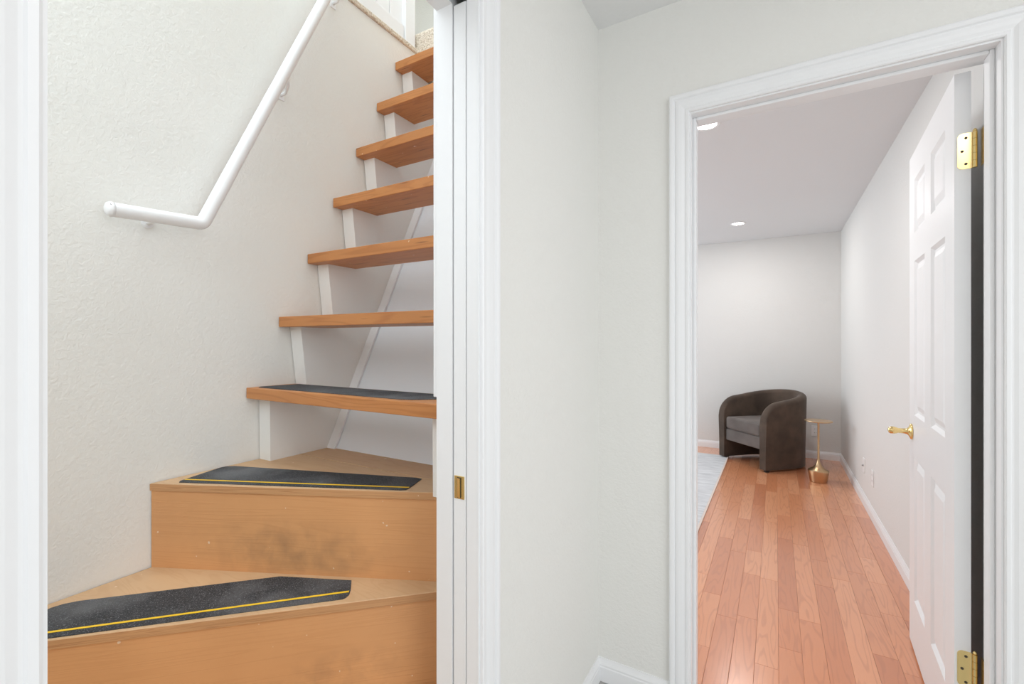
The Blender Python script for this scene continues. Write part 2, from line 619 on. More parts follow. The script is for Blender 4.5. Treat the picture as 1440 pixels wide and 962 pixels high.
o = bxo('wall_upper_left', (-4.3, -4.2, -0.9, 3.3, 2.745, ZU), 'wall')
struct(o, 'upper floor wall', 'wall')
o = bxo('wall_upper_near', (-4.2, XS - 0.12, -1.0, -0.9, 2.745, ZU), 'wall')
struct(o, 'upper floor wall at the near end', 'wall')

for nm, fr_ in (('added_window_1', [(-0.4, 2.2, HY0 - 0.09, HY0 - 0.04, 0.5, 0.56), (-0.4, 2.2, HY0 - 0.09, HY0 - 0.04, 2.34, 2.4),
                              (-0.4, -0.34, HY0 - 0.09, HY0 - 0.04, 0.5, 2.4), (2.14, 2.2, HY0 - 0.09, HY0 - 0.04, 0.5, 2.4)]),
                ('added_window_2', [(RX0 - 0.09, RX0 - 0.05, 3.1, 5.3, 0.7, 0.76), (RX0 - 0.09, RX0 - 0.05, 3.1, 5.3, 2.14, 2.2),
                              (RX0 - 0.09, RX0 - 0.05, 3.1, 3.16, 0.7, 2.2), (RX0 - 0.09, RX0 - 0.05, 5.24, 5.3, 0.7, 2.2)]),
                ('added_window_3', [(HX1 + 0.05, HX1 + 0.09, -1.65, 0.95, 0.5, 0.56), (HX1 + 0.05, HX1 + 0.09, -1.65, 0.95, 2.24, 2.3),
                              (HX1 + 0.05, HX1 + 0.09, -1.65, -1.59, 0.5, 2.3), (HX1 + 0.05, HX1 + 0.09, 0.89, 0.95, 0.5, 2.3)]),
                ('added_window_4', [(-1.53, -0.77, -0.87, -0.83, 1.7, 1.75), (-1.53, -0.77, -0.87, -0.83, 3.35, 3.4),
                              (-1.53, -1.48, -0.87, -0.83, 1.7, 3.4), (-0.82, -0.77, -0.87, -0.83, 1.7, 3.4)])):
    o = bxo(nm, fr_, 'glass')  # frames of unseen windows, put in around the added lights
    struct(o, {'added_window_1': 'white frame around the added light at the back of the hall', 'added_window_2': 'white frame around the added light of the far room', 'added_window_3': 'white frame around the added light on the right of the hall', 'added_window_4': 'white frame around the added light at the near end of the stairwell'}[nm], 'window')

# ------------------------------------------------------------------ floor with single planks
fl = bxo('floor', [(RX0, XR, YD, YF, -0.12, -0.018), (XS, XB, -0.9, YD, -0.12, -0.018)], 'subfloor')
struct(fl, 'glossy red oak strip floor', 'floor')
PW = 0.0826


def plank_mesh(bm, x0, x1, y0, y1):
    e = 0.0011
    a = [bm.verts.new(p) for p in ((x0, y0, -0.018), (x1, y0, -0.018), (x1, y1, -0.018), (x0, y1, -0.018))]
    c = [bm.verts.new(p) for p in ((x0, y0, -e), (x1, y0, -e), (x1, y1, -e), (x0, y1, -e))]
    d = [bm.verts.new(p) for p in ((x0 + e, y0 + e, 0), (x1 - e, y0 + e, 0), (x1 - e, y1 - e, 0), (x0 + e, y1 - e, 0))]
    for lo, hi in ((a, c), (c, d)):
        for i in range(4):
            bm.faces.new((lo[i], lo[(i + 1) % 4], hi[(i + 1) % 4], hi[i]))
    bm.faces.new(d)
    bm.faces.new(a)


bm = bmesh.new()
plank_mesh(bm, -PW / 2 + 0.0002, PW / 2 - 0.0002, -0.5, 0.5)
proto = obj('plank', bm, 'oak', fl, local=True)
used = False
rest = bmesh.new()
x = XR - 0.012 - PW / 2
while x > RX0:
    ylo = YD if (JL - 0.04 < x < JR + 0.05) else YB
    if x < -0.6:
        ylo = 2.1
    y = ylo - random.uniform(0.0, 0.5)
    while y < YF:
        L = random.choice((0.32, 0.45, 0.6, 0.75, 0.9, 1.1))
        a, c = max(y, ylo), min(y + L, YF)
        y += L
        if c - a < 0.03:
            continue
        if x > -1.35:
            if not used:
                p = proto
                used = True
            else:
                p = proto.copy()
                C.objects.link(p)
                p.parent = fl
            p.location = (x, (a + c) / 2, 0)
            p.scale = (1, (c - a) - 0.0004, 1)
        else:
            plank_mesh(rest, x - PW / 2, x + PW / 2, a, c)
    x -= PW
o = obj('plank', rest, 'oak', fl, local=True)
o.name = 'planks'
o['kind'] = 'stuff'

o = bxo('floor_hall', (XB, HX1, HY0, YD, -0.12, -0.002), 'hall_floor')
struct(o, 'unseen hall floor, made pale to bounce neutral light', 'floor')

# ------------------------------------------------------------------ trim: casings, jambs, baseboards
CAS = [(0, 0), (0, .0075), (.003, .0100), (.010, .0100), (.0125, .0078), (.016, .0082), (.024, .0115), (.034, .0135), (.0415, .0135),
       (.0435, .0105), (.0465, .0110), (.050, .0155), (.055, .0175), (.061, .0175), (.065, .0150), (.065, 0)]


def casing_piece(name, p0, p1, in0, in1, mapf, parent, mat='trim'):
    """p0->p1 inner edge line in (u,z); in0/in1 outward direction (du,dz) of the mitre at each end"""
    bm = bmesh.new()
    A, B = [], []
    for wd, d in CAS:
        A.append(bm.verts.new(mapf(p0[0] + in0[0] * wd, p0[1] + in0[1] * wd, d)))
        B.append(bm.verts.new(mapf(p1[0] + in1[0] * wd, p1[1] + in1[1] * wd, d)))
    n = len(CAS)
    for i in range(n):
        bm.faces.new((A[i], A[(i + 1) % n], B[(i + 1) % n], B[i]))
    bm.faces.new(A)
    bm.faces.new(B)
    return obj(name, bm, mat, parent)


def casing_set(parent, u0, u1, zt, mapf, rev=0.005):
    u0 -= rev
    u1 += rev
    zt += rev
    casing_piece('casing_side', (u0, 0), (u0, zt), (-1, 0), (-1, 1), mapf, parent)
    casing_piece('casing_side', (u1, 0), (u1, zt), (1, 0), (1, 1), mapf, parent)
    casing_piece('casing_head', (u0, zt), (u1, zt), (-1, 1), (1, 1), mapf, parent)


# doorway to the far room
t2 = empty('trim_2', ((JL + JR) / 2, YD, 0), kind='structure')
t2['label'] = 'white moulded casing and jamb around the doorway to the far room'
t2['category'] = 'door trim'
casing_set(t2, JL, JR, ZH, lambda u, z, d: (u, YD - d, z))
casing_set(t2, JL, JR, ZH, lambda u, z, d: (u, YB + d * 0.6, z))
bxo('jamb', (JL - 0.019, JL, YD, YB, 0, ZH + 0.019), 'trim', t2)
bxo('jamb', (JR, JR + 0.019, YD, YB, 0, ZH + 0.019), 'trim', t2)
bxo('head_jamb', (JL, JR, YD, YB, ZH, ZH + 0.019), 'trim', t2)
bxo('door_stop', (JL, JL + 0.011, YD + 0.035, YB - 0.040, 0, ZH), 'trim', t2, bevel=0.003)
bxo('door_stop', (JR - 0.011, JR, YD + 0.035, YB - 0.040, 0, ZH), 'trim', t2, bevel=0.003)
bxo('door_stop', (JL + 0.011, JR - 0.011, YD + 0.035, YB - 0.040, ZH - 0.011, ZH), 'trim', t2, bevel=0.003)

# stair opening with split jambs of the pocket door
t1 = empty('trim_1', (XW, (SY0 + SY1) / 2, 0), kind='structure')
t1['label'] = 'white moulded casing and split jamb around the staircase opening'
t1['category'] = 'door trim'
casing_set(t1, SY0, SY1, ZHS, lambda u, z, d: (XW + d, u, z))
SA, SB = -0.6125, -0.6545   # slot of the pocket door
JX = -0.701
bxo('split_jamb', (SA, XW, SY1, SY1 + 0.018, 0, ZHS), 'trim', t1)
bxo('split_jamb', (JX, SB, SY1, SY1 + 0.018, 0, ZHS), 'trim', t1)
bxo('jamb', (JX, XW, SY0 - 0.018, SY0, 0, ZHS), 'trim', t1)
bxo('head_jamb', (SA, XW, SY0 - 0.018, SY1 + 0.018, ZHS, ZHS + 0.018), 'trim', t1)
bxo('head_jamb', (JX, SB, SY0 - 0.018, SY1 + 0.018, ZHS, ZHS + 0.018), 'trim', t1)
bxo('door_track', (SB, SA, SY0 - 0.018, SY1 + 0.018, ZHS + 0.02, ZHS + 0.05), 'track', t1)
bxo('back_casing', (JX - 0.012, JX, SY1 + 0.002, SY1 + 0.060, 1.135, ZHS + 0.06), 'trim', t1, bevel=0.002)

BASE = [(0, 0), (.0125, 0), (.0125, .052), (.0105, .056), (.0110, .062), (.0075, .070), (.0045, .078), (.0035, .083), (0, .083)]


def baseboard(name, a, b, nrm, label, e0=0.0, e1=0.0):
    """runs a->b on the wall face, nrm points into the room; e0/e1: how far the ends are drawn in per unit depth (mitre)"""
    bm = bmesh.new()
    a, b, nrm = Vector(a), Vector(b), Vector(nrm)
    d = (b - a).normalized()
    A = [bm.verts.new((*(a + nrm * t + d * t * e0), z)) for t, z in BASE]
    B = [bm.verts.new((*(b + nrm * t - d * t * e1), z)) for t, z in BASE]
    n = len(BASE)
    for i in range(n):
        bm.faces.new((A[i], A[(i + 1) % n], B[(i + 1) % n], B[i]))
    bm.faces.new(A)
    bm.faces.new(B)
    o = obj(name, bm, 'trim')
    struct(o, label, 'baseboard')
    return o


baseboard('baseboard_stairs', (XW, SY1 + 0.072), (XW, YD), (1, 0), 'short white baseboard under the wall beside the staircase opening', 0, 1)
baseboard('baseboard_doorway', (XW, YD), (JL - 0.072, YD), (0, -1), 'short white baseboard between the corner and the doorway casing', 1, 0)
baseboard('baseboard_room_right', (XR, YB + 0.02), (XR, YF), (-1, 0), 'long white baseboard along the far room wall behind the open door', 0, 1)
baseboard('baseboard_room_far', (XR, YF), (RX0, YF), (0, -1), 'white baseboard behind the armchair', 1, 0)
baseboard('baseboard_hall', (JR + 0.072, YD), (HX1, YD), (0, -1), 'white baseboard right of the doorway', 0, 0)

# ------------------------------------------------------------------ pocket door
d1 = empty('door_1', (-0.6335, SY1 + 0.36, 0), kind='structure')
d1['label'] = 'white pocket door slid into the wall beside the staircase, its edge showing'
d1['category'] = 'door'
bxo('slab', (-0.651, -0.616, SY1 + 0.001, SY1 + 0.72, 0.012, 2.052), 'door', d1, bevel=0.0015)
pull = bxo('edge_pull', [(-0.6475, -0.6195, SY1 - 0.0012, SY1 + 0.0014, 0.904, 0.957)], 'brass', d1, bevel=0.001)
pull['label'] = 'brass edge pull of the pocket door'
bxo('pull_recess', (-0.6390, -0.6275, SY1 - 0.0018, SY1 - 0.0010, 0.907, 0.954), 'dark_hole', pull)
bm = bmesh.new()
prism(bm, [(-0.6385, SY1 - 0.0020), (-0.6290, SY1 - 0.0055), (-0.6290, SY1 - 0.0012), (-0.6385, SY1 - 0.0012)], 0.9085, 0.9525)
obj('pull_tab', bm, 'brass', pull)

# ------------------------------------------------------------------ six panel door
PIN = (0.488, YB + 0.009)
d2 = empty('door_2', (PIN[0], PIN[1], 0.0), kind='structure', rotz=R(-3.6))
d2['label'] = 'white six-panel door standing open against the far room wall'
d2['category'] = 'door'
DW, DH, DZ = 0.752, 2.030, 0.010
XF, XK = -0.042, -0.007    # seen face, wall face
ST, MU = 0.112, 0.105      # stile, mullion
rails = [(0, 0.205), (0.79, 0.96), (1.585, 1.70), (1.915, DH)]   # bottom, lock, frieze, top
y0 = 0.003
bm = bmesh.new()
box(bm, XF, XK, y0, y0 + ST, DZ, DZ + DH)
box(bm, XF, XK, y0 + DW - ST, y0 + DW, DZ, DZ + DH)
for a, c in rails:
    box(bm, XF, XK, y0 + ST, y0 + DW - ST, DZ + a, DZ + c)
for i in range(3):
    box(bm, XF, XK, y0 + DW / 2 - MU / 2, y0 + DW / 2 + MU / 2, DZ + rails[i][1], DZ + rails[i + 1][0])
obj('stiles_and_rails', bm, 'door', d2, local=True)


def door_panel(u0, u1, z0, z1):
    bm = bmesh.new()
    for face, sgn in ((XF, 1), (XK, -1)):
        rings = []
        for ins, dep in ((0, 0), (0.012, 0.010), (0.020, 0.010), (0.042, 0.0025)):
            xx = face + sgn * dep
            rings.append([bm.verts.new((xx, u, z)) for u, z in ((u0 + ins, z0 + ins), (u1 - ins, z0 + ins), (u1 - ins, z1 - ins), (u0 + ins, z1 - ins))])
        for r0, r1 in zip(rings, rings[1:]):
            for k in range(4):
                bm.faces.new((r0[k], r0[(k + 1) % 4], r1[(k + 1) % 4], r1[k]))
        bm.faces.new(rings[-1])
    return obj('panel', bm, 'door', d2, local=True)


for i in range(3):
    za, zb = DZ + rails[i][1], DZ + rails[i + 1][0]
    door_panel(y0 + ST, y0 + DW / 2 - MU / 2, za, zb)
    door_panel(y0 + DW / 2 + MU / 2, y0 + DW - ST, za, zb)
# door knob
hz, hy = 0.895, y0 + DW - 0.062
for face, sg in ((XF, -1), (XK, 1)):
    if sg == 1:
        bm = bmesh.new()
        lathe(bm, [(0.026, 0), (0.030, 0.003), (0.026, 0.008), (0.013, 0.012), (0.011, 0.03), (0.016, 0.036), (0.014, 0.044), (0.004, 0.046)], 24, to_axis((face, hy, hz), (sg, 0, 0)))
        o = obj('door_knob', bm, 'brass', d2, local=True, smooth=True)
    else:
        bm = bmesh.new()
        lathe(bm, [(0.031, 0), (0.033, 0.002), (0.031, 0.006), (0.020, 0.010), (0.0125, 0.016), (0.0105, 0.026), (0.0100, 0.044), (0.0125, 0.050), (0.0150, 0.058), (0.0150, 0.070), (0.0110, 0.076), (0.004, 0.078)], 28, to_axis((face, hy, hz), (sg, 0, 0)))
        o = obj('door_knob', bm, 'brass', d2, local=True, smooth=True)
    o['label'] = 'brass door knob on a round rosette'
# hinges
for z0 in (1.762, 0.280):
    bm = bmesh.new()
    pts = []
    z1 = z0 + 0.102
    x0, x1 = XF + 0.006, -0.006
    rr = 0.012
    for k in range(7):
        a = R(180 + 90 * k / 6)
        pts.append((x0 + rr + rr * math.cos(a), z0 + rr + rr * math.sin(a)))
    pts += [(x1, z0), (x1, z1)]
    for k in range(7):
        a = R(90 + 90 * k / 6)
        pts.append((x0 + rr + rr * math.cos(a), z1 - rr + rr * math.sin(a)))
    prism(bm, pts, y0 - 0.0022, y0 + 0.0005, 'y')
    h = obj('hinge', bm, 'brass', d2, local=True)
    h['label'] = 'brass hinge with three screws and rounded leaf corners'
    for i in range(5):
        bm = bmesh.new()
        lathe(bm, [(0.0058, z0 + i * 0.0204 + 0.0004), (0.0058, z0 + (i + 1) * 0.0204 - 0.0004)], 16, Matrix.Translation((0, -0.001, 0)))
        smooth_angle(obj('knuckle', bm, 'brass', h, local=True))
    bm = bmesh.new()
    lathe(bm, [(0.0045, z1), (0.0052, z1 + 0.003), (0.0035, z1 + 0.007), (0.001, z1 + 0.009)], 14, Matrix.Translation((0, -0.001, 0)))
    obj('pin_tip', bm, 'brass', h, local=True, smooth=True)
    bxo('jamb_leaf', (0.0105, 0.0122, -0.040, -0.006, z0, z1), 'brass', h, local=True)
    for sx, sz in ((XF + 0.024, z0 + 0.014), (XF + 0.016, z0 + 0.051), (XF + 0.024, z1 - 0.014)):
        bm = bmesh.new()
        lathe(bm, [(0.0036, 0), (0.0036, 0.0006)], 14, to_axis((sx, y0 - 0.0022, sz), (0, -1, 0)))
        obj('screw', bm, 'dark_hole', h, local=True)

# ------------------------------------------------------------------ staircase
st = empty('staircase', (-1.2, 0.9, 0), 'steep open-riser staircase with orange stained treads and white stringers', 'staircase')
RISE, RUN, Z1, Y1 = 0.2525, 0.1197, 1.108, 0.907
TD, TT = 0.184, 0.038
XE = -0.722
treads = []
for i in range(7):
    z, y = Z1 + RISE * i, Y1 + RUN * i
    o = bxo('tread', (XS + 0.004, XE, y, min(y + TD, 1.788), z - TT, z), 'tread', st, bevel=0.0025)
    treads.append(o)
# winders
XSC = XS + 0.004      # the winders stop short of the wall
FA0, FA1 = (XSC, 0.176), (XE, 1.006)           # front line of the lower winder
FB0, FB1 = (XSC, 0.626), (XE, 1.027)           # front line of the upper winder
ZA, ZB_, ZL = 0.602, 0.850, 0.345
PT = 0.021


def off(p0, p1, t):
    d = (Vector(p1) - Vector(p0)).normalized()
    n = Vector((-d.y, d.x)) * t      # to the back
    return (max(p0[0] + n.x, XSC), p0[1] + n.y), (p1[0] + n.x, p1[1] + n.y)


def winder(front, back, z, seam=None):
    bm = bmesh.new()
    prism(bm, [front[0], front[1]] + back, z - PT, z)
    return obj('winder_tread', bm, 'winder', st, bevel=0.0015)


SEAM = 1.070
winder((FA0, FA1), [off(FB0, FB1, 0.01)[1], off(FB0, FB1, 0.01)[0]], ZA)
winder((FB0, FB1), [(XE, SEAM - 0.002), (XS + 0.003, SEAM - 0.002)], ZB_)
bxo('winder_tread', (XS + 0.003, XE, SEAM + 0.002, 1.205, ZB_ - PT, ZB_), 'winder', st, bevel=0.0015)
for (f0, f1), z in (((FA0, FA1), ZA), ((FB0, FB1), ZB_)):
    a, c = off(f0, f1, -0.0012)
    b0, b1 = off(f0, f1, 0.0004)
    bm = bmesh.new()
    prism(bm, [a, c, b1, b0], z - PT + 0.0005, z - 0.0015)
    o = obj('plywood_edge', bm, 'winder_edge', st)
    o['label'] = 'bare layered plywood edge under the tread'
for (f0, f1), z0, z1, mt in (((FA0, FA1), ZL - 0.02, ZA - PT, 'riser_low'), ((FB0, FB1), ZA - 0.002, ZB_ - PT, 'riser')):
    a, c = off(f0, f1, 0.0035)
    b0, b1 = off(f0, f1, 0.020)
    bm = bmesh.new()
    prism(bm, [a, c, b1, b0], z0, z1)
    obj('riser', bm, mt, st)
# lowest step inside the opening
bm = bmesh.new()
prism(bm, [(XS + 0.003, -0.775), (XE, -0.775), (XE, 0.99), off(FA0, FA1, 0.01)[0]], ZL - PT, ZL)
obj('winder_tread', bm, 'winder', st)
bxo('riser', (XE - 0.02, XE, -0.775, 0.95, 0, ZL - PT), 'riser_low', st)
# stringers: saw tooth boards under the tread ends
SL = RISE / RUN


def stringer(x0, x1):
    pts = [(0.955, ZB_)]
    for i in range(7):
        z, y = Z1 + RISE * i - TT, Y1 + RUN * i
        pts.append((y + 0.046, z))
        if i < 6:
            pts.append((y + TD + 0.004, z))
            pts.append((y + TD + 0.006, z + TT))
        else:
            pts.append((1.786, z))
    top = pts[-1]
    yl = 1.19 + (top[1] - ZB_) / SL
    pts.append((max(yl, top[0] + 0.01), top[1]))
    pts.append((1.19, ZB_))
    bm = bmesh.new()
    prism(bm, pts, x0, x1, 'x')
    o = obj('stringer', bm, 'stringer', st)
    return o


stringer(XS + 0.004, XS + 0.068)
stringer(-0.80, -0.762)
# sloping backing board behind the open risers with its edge moulding
def slope_board(name, x0, x1, yo, th, mat, par, zt=2.72):
    bm = bmesh.new()
    y0b = 1.192 + yo
    prism(bm, [(y0b, ZB_), (y0b + th, ZB_), (y0b + th + (zt - ZB_) / SL, zt), (y0b + (zt - ZB_) / SL, zt)], x0, x1, 'x')
    return obj(name, bm, mat, par)


bk = slope_board('backing_board', XS + 0.003, XE, 0.006, 0.02, 'panel_white', st)
bk['label'] = 'white sloping board closing the back of the open staircase'
slope_board('edge_moulding', XS + 0.0685, XS + 0.112, -0.006, 0.010, 'trim', bk)
slope_board('edge_moulding', -0.845, -0.8005, -0.006, 0.008, 'trim', bk)


def flat_strip(name, pts, z, mat, par, th=0.0018):
    bm = bmesh.new()
    prism(bm, pts, z + 0.0002, z + th)
    return obj(name, bm, mat, par)


def line_quad(p, q, wd):
    p, q = Vector(p), Vector(q)
    d = (q - p).normalized()
    n = Vector((-d.y, d.x)) * wd / 2
    return [tuple(p - n), tuple(q - n), tuple(q + n), tuple(p + n)]


g = flat_strip('grip_strip', [(-1.505, 0.268), (-1.522, 0.290), (-1.565, 0.405), (-1.560, 0.428), (-1.545, 0.452), (-1.213, 0.786), (-1.022, 0.872), (-0.985, 0.838), (-0.970, 0.820), (-0.966, 0.806), (-0.968, 0.797), (-0.980, 0.785)], ZA, 'grit', st)
g['label'] = 'black gritty anti-slip strip with a yellow line on the lower winder step'
flat_strip('yellow_line', line_quad((-1.515, 0.289), (-0.981, 0.829), 0.0075), ZA + 0.0019, 'yellow', g, 0.0007)
g = flat_strip('grip_strip', [(-1.530, 0.672), (-1.542, 0.680), (-1.590, 0.818), (-1.588, 0.836), (-1.569, 0.853), (-0.951, 1.058), (-0.930, 1.058), (-0.902, 0.972), (-0.900, 0.958), (-0.912, 0.948)], ZB_, 'grit', st)
g['label'] = 'black gritty anti-slip strip with a yellow line on the upper winder step'
flat_strip('yellow_line', line_quad((-1.543, 0.694), (-0.905, 0.976), 0.0075), ZB_ + 0.0019, 'yellow', g, 0.0007)
g = flat_strip('grip_strip', [(-1.575, 0.945), (-1.560, 0.930), (-0.90, 0.930), (-0.86, 0.940), (-0.76, 1.020), (-0.76, 1.075), (-1.545, 1.075)], Z1, 'grit', st)
g['label'] = 'black gritty anti-slip strip on the lowest open tread'

# ------------------------------------------------------------------ handrail
hr = empty('handrail', (XS, 0.75, 1.6), 'white painted pipe handrail with a level lower end fixed to the stairwell wall', 'handrail')
XRL = -1.53
E_ = Vector((XRL, 0.736, 1.632))
T_ = Vector((XRL, 1.430, 1.632 + (1.430 - 0.736) * 2.23))
L_ = Vector((XRL - 0.006, 0.519, 1.622))
bm = bmesh.new()
dl, du = (L_ - E_).normalized(), (T_ - E_).normalized()
path = [L_]
for k in range(7):
    t = k / 6
    p0, p1, p2 = E_ + dl * 0.014, E_, E_ + du * 0.014
    path.append((1 - t) ** 2 * p0 + 2 * t * (1 - t) * p1 + t * t * p2)
path.append(T_)
tube(bm, path, 0.0195, 28)
smooth_angle(obj('pipe', bm, 'rail', hr), 60)
bm = bmesh.new()
lathe(bm, [(0.0195, -0.001), (0.0205, 0.006), (0.017, 0.014), (0.008, 0.018)], 24, to_axis(L_, dl))
cap = obj('end_cap', bm, 'rail', hr, smooth=True)
bm = bmesh.new()
lathe(bm, [(0.016, 0.0), (0.016, 0.003), (0.008, 0.005), (0.008, 0.055)], 20, to_axis((XS, 0.62, 1.618), (1, 0, 0)))
smooth_angle(obj('wall_post', bm, 'rail', hr))
bm = bmesh.new()
lathe(bm, [(0.0032, 0), (0.0032, 0.002)], 12, to_axis(L_ + dl * 0.010 + Vector((0.014, 0, 0.008)), Vector((0.6, dl.y, 0.2))))
obj('screw', bm, 'dark_hole', cap)
for yy, zz in ((1.036, 2.200), (1.268, 2.690)):
    br = bxo('bracket', (XS, XS + 0.003, yy - 0.014, yy + 0.014, zz - 0.03, zz + 0.03), 'rail', hr, bevel=0.001)
    zr = 1.632 + (yy - 0.736) * 2.23
    bm = bmesh.new()
    tube(bm, [(XS + 0.002, yy, zz - 0.012), (XS + 0.03, yy, zz - 0.012), (XRL - 0.004, yy - 0.012, zz + 0.004), (XRL, yy - 0.02, 1.632 + (yy - 0.02 - 0.736) * 2.23)], 0.006, 12)
    obj('bracket_arm', bm, 'rail', br, smooth=True)
    bm = bmesh.new()
    lathe(bm, [(0.004, 0), (0.004, 0.0018)], 12, to_axis((XS + 0.003, yy, zz + 0.016), (1, 0, 0)))
    obj('screw', bm, 'dark_hole', br)

# ------------------------------------------------------------------ upper floor: carpet edge, skirting, landing
o = bxo('floor_upper', [(-4.2, XS - 0.12, -0.9, 3.2, 2.60, 2.772)], 'carpet')
struct(o, 'beige carpeted upper floor', 'floor')
bm = bmesh.new()
n = 60
for k in range(n):
    pass
box(bm, XS - 0.12, XS + 0.010, -0.9, 1.80, 2.746, 2.770)
o = obj('trim_carpet_edge', bm, 'carpet', bevel=0.006)
struct(o, 'thin beige carpet edge along the top of the handrail wall', 'carpet edge')
bm = bmesh.new()
lp = [(3.2, 2.60), (1.792, 2.60), (1.790, 2.845)]
for k in range(1, 7):
    a = R(180 - 15 * k)
    lp.append((1.820 + 0.030 * math.cos(a), 2.846 + 0.030 * math.sin(a)))
lp.append((3.2, 2.876))
prism(bm, lp, XS - 0.055, XB, 'x')
o = obj('floor_landing', bm, 'carpet')
struct(o, 'beige carpeted landing edge above the top tread', 'carpet')
gw = empty('wall_landing', (XS - 0.03, 0.9, 2.77), kind='structure')
gw['label'] = 'white boarded guard wall standing on the carpet edge above the stairs'
gw['category'] = 'guard wall'
bxo('skirting', [(XS - 0.030, XS - 0.012, -0.9, 1.700, 2.770, 2.850), (XS - 0.030, XS - 0.018, -0.9, 1.700, 2.850, 2.862)], 'trim', gw, bevel=0.002)
yy = 1.712
k = 0
while yy > -0.8:
    bxo('board', (XS - 0.050, XS - 0.030, yy - 0.088, yy - 0.002, 2.770, 3.75), 'trim', gw, bevel=0.003)
    yy -= 0.09
    k += 1
bxo('end_post', (XS - 0.060, XS - 0.004, 1.706, 1.776, 2.770, 3.80), 'trim', gw, bevel=0.003)
bxo('cap_rail', (XS - 0.075, XS + 0.005, -0.9, 1.706, 3.75, 3.79), 'trim', gw, bevel=0.003)
o = bxo('trim_upper', (-2.55, -2.45, 3.18, 3.2, 2.772, 4.9), 'trim')
struct(o, 'white vertical trim on the upper floor wall', 'trim')

# ------------------------------------------------------------------ far room: lights
for lx, ly, lab in ((-0.325, 5.04, 'round recessed ceiling light nearer the armchair'), (-0.325, 2.66, 'round recessed ceiling light just inside the doorway head')):
    e = empty('recessed_light', (lx, ly, ZC), lab, 'ceiling light', 'recessed ceiling lights')
    bm = bmesh.new()
    lathe(bm, [(0.070, -0.0005), (0.070, -0.003), (0.066, -0.005), (0.052, -0.005), (0.050, -0.0005)], 36)
    smooth_angle(obj('trim_ring', bm, 'trim', e, local=True))
    bm = bmesh.new()
    lathe(bm, [(0.050, -0.0008), (0.050, -0.0035), (0.045, -0.0040)], 36)
    obj('lens', bm, 'lens', e, local=True)
    l = bpy.data.lights.new('recessed_bulb', 'AREA')
    l.shape = 'DISK'
    l.size = 0.09
    l.energy = 9
    l.color = (1.0, 0.97, 0.94)
    lo = bpy.data.objects.new('recessed_bulb', l)
    C.objects.link(lo)
    lo.parent = e
    lo.location = (0, 0, -0.006)

# ------------------------------------------------------------------ rug
rg = bxo('area_rug', [(-3.0, -0.462, 2.75, 5.535, 0.0005, 0.009)], 'rug')
tag(rg, 'pale grey woven area rug with a light binding beside the armchair', 'rug')
bxo('binding', [(-0.462, -0.447, 2.735, 5.55, 0.0005, 0.010), (-3.0, -0.462, 5.535, 5.55, 0.0005, 0.010), (-3.0, -0.462, 2.735, 2.75, 0.0005, 0.010)], 'rug_edge', rg, bevel=0.002)

# ------------------------------------------------------------------ armchair
ac = empty('armchair', (-0.072, 5.497, 0), 'dark brown velvet barrel armchair with rounded arms in the far room corner', 'armchair', rotz=R(-46))
HWD, TH = 0.295, 0.088     # half width of the centre line, shell thickness
FR, AL = -0.335, 0.29      # front, straight arm length
path = []
N1, N2 = 26, 48
for i in range(N1):
    t = i / N1
    t = t * t * 0.55 + t * 0.45
    path.append((HWD, FR + AL * t))
for i in range(N2 + 1):
    a = math.pi * i / N2
    ca, sa = math.cos(a), math.sin(a)
    ex = 0.86
    path.append((HWD * math.copysign(abs(ca) ** ex, ca), FR + AL + (0.335 - (FR + AL) - TH / 2) * abs(sa) ** ex))
for i in range(N1 - 1, -1, -1):
    path.append((-path[i][0], path[i][1]))
cum = [0]
for p, q in zip(path, path[1:]):
    cum.append(cum[-1] + math.dist(p, q))
tot = cum[-1]
bm = bmesh.new()
rings = []
RAD = 0.17
for i, (px, py) in enumerate(path):
    p0, p1 = path[max(0, i - 1)], path[min(len(path) - 1, i + 1)]
    d = Vector((p1[0] - p0[0], p1[1] - p0[1])).normalized()
    nrm = Vector((d.y, -d.x))          # outwards
    s = min(cum[i], tot - cum[i])
    u = min(1, s / (tot / 2))
    u = u * u * (3 - 2 * u)
    top = 0.668 + 0.090 * u
    if s < RAD:
        top -= RAD - math.sqrt(max(0, RAD * RAD - (RAD - s) ** 2))
    ring = []
    bot = 0.022
    prof = [(-TH / 2, bot), (TH / 2 - 0.012, bot), (TH / 2 - 0.010, 0.2), (TH / 2, top - TH * 0.5)]
    for k in range(1, 9):
        a = math.pi * k / 9
        prof.append((TH / 2 * math.cos(a), top - TH * 0.5 + TH * 0.5 * math.sin(a)))
    prof += [(-TH / 2, top - TH * 0.5), (-TH / 2, 0.2)]
    for n_, z in prof:
        ring.append(bm.verts.new((px + nrm.x * n_, py + nrm.y * n_, z)))
    rings.append(ring)
m_ = len(rings[0])
for r0, r1 in zip(rings, rings[1:]):
    for k in range(m_):
        bm.faces.new((r0[k], r0[(k + 1) % m_], r1[(k + 1) % m_], r1[k]))
bm.faces.new(rings[0])
bm.faces.new(rings[-1])
sh = obj('curved_back_and_arms', bm, 'velvet', ac, local=True)
smooth_angle(sh, 60)


def d_shape(hw, f, bkk, n=18, rc=0.03):
    pts = []
    for k in range(5):
        a = R(180 + 90 * k / 4)
        pts.append((-hw + rc + rc * math.cos(a), f + rc + rc * math.sin(a)))
    for k in range(5):
        a = R(270 + 90 * k / 4)
        pts.append((hw - rc + rc * math.cos(a), f + rc + rc * math.sin(a)))
    ys = FR + AL
    for k in range(n + 1):
        a = math.pi * k / n
        ca, sa = math.cos(a), math.sin(a)
        pts.append((hw * math.copysign(abs(ca) ** 0.86, ca), ys + (bkk - ys) * abs(sa) ** 0.86))
    return pts


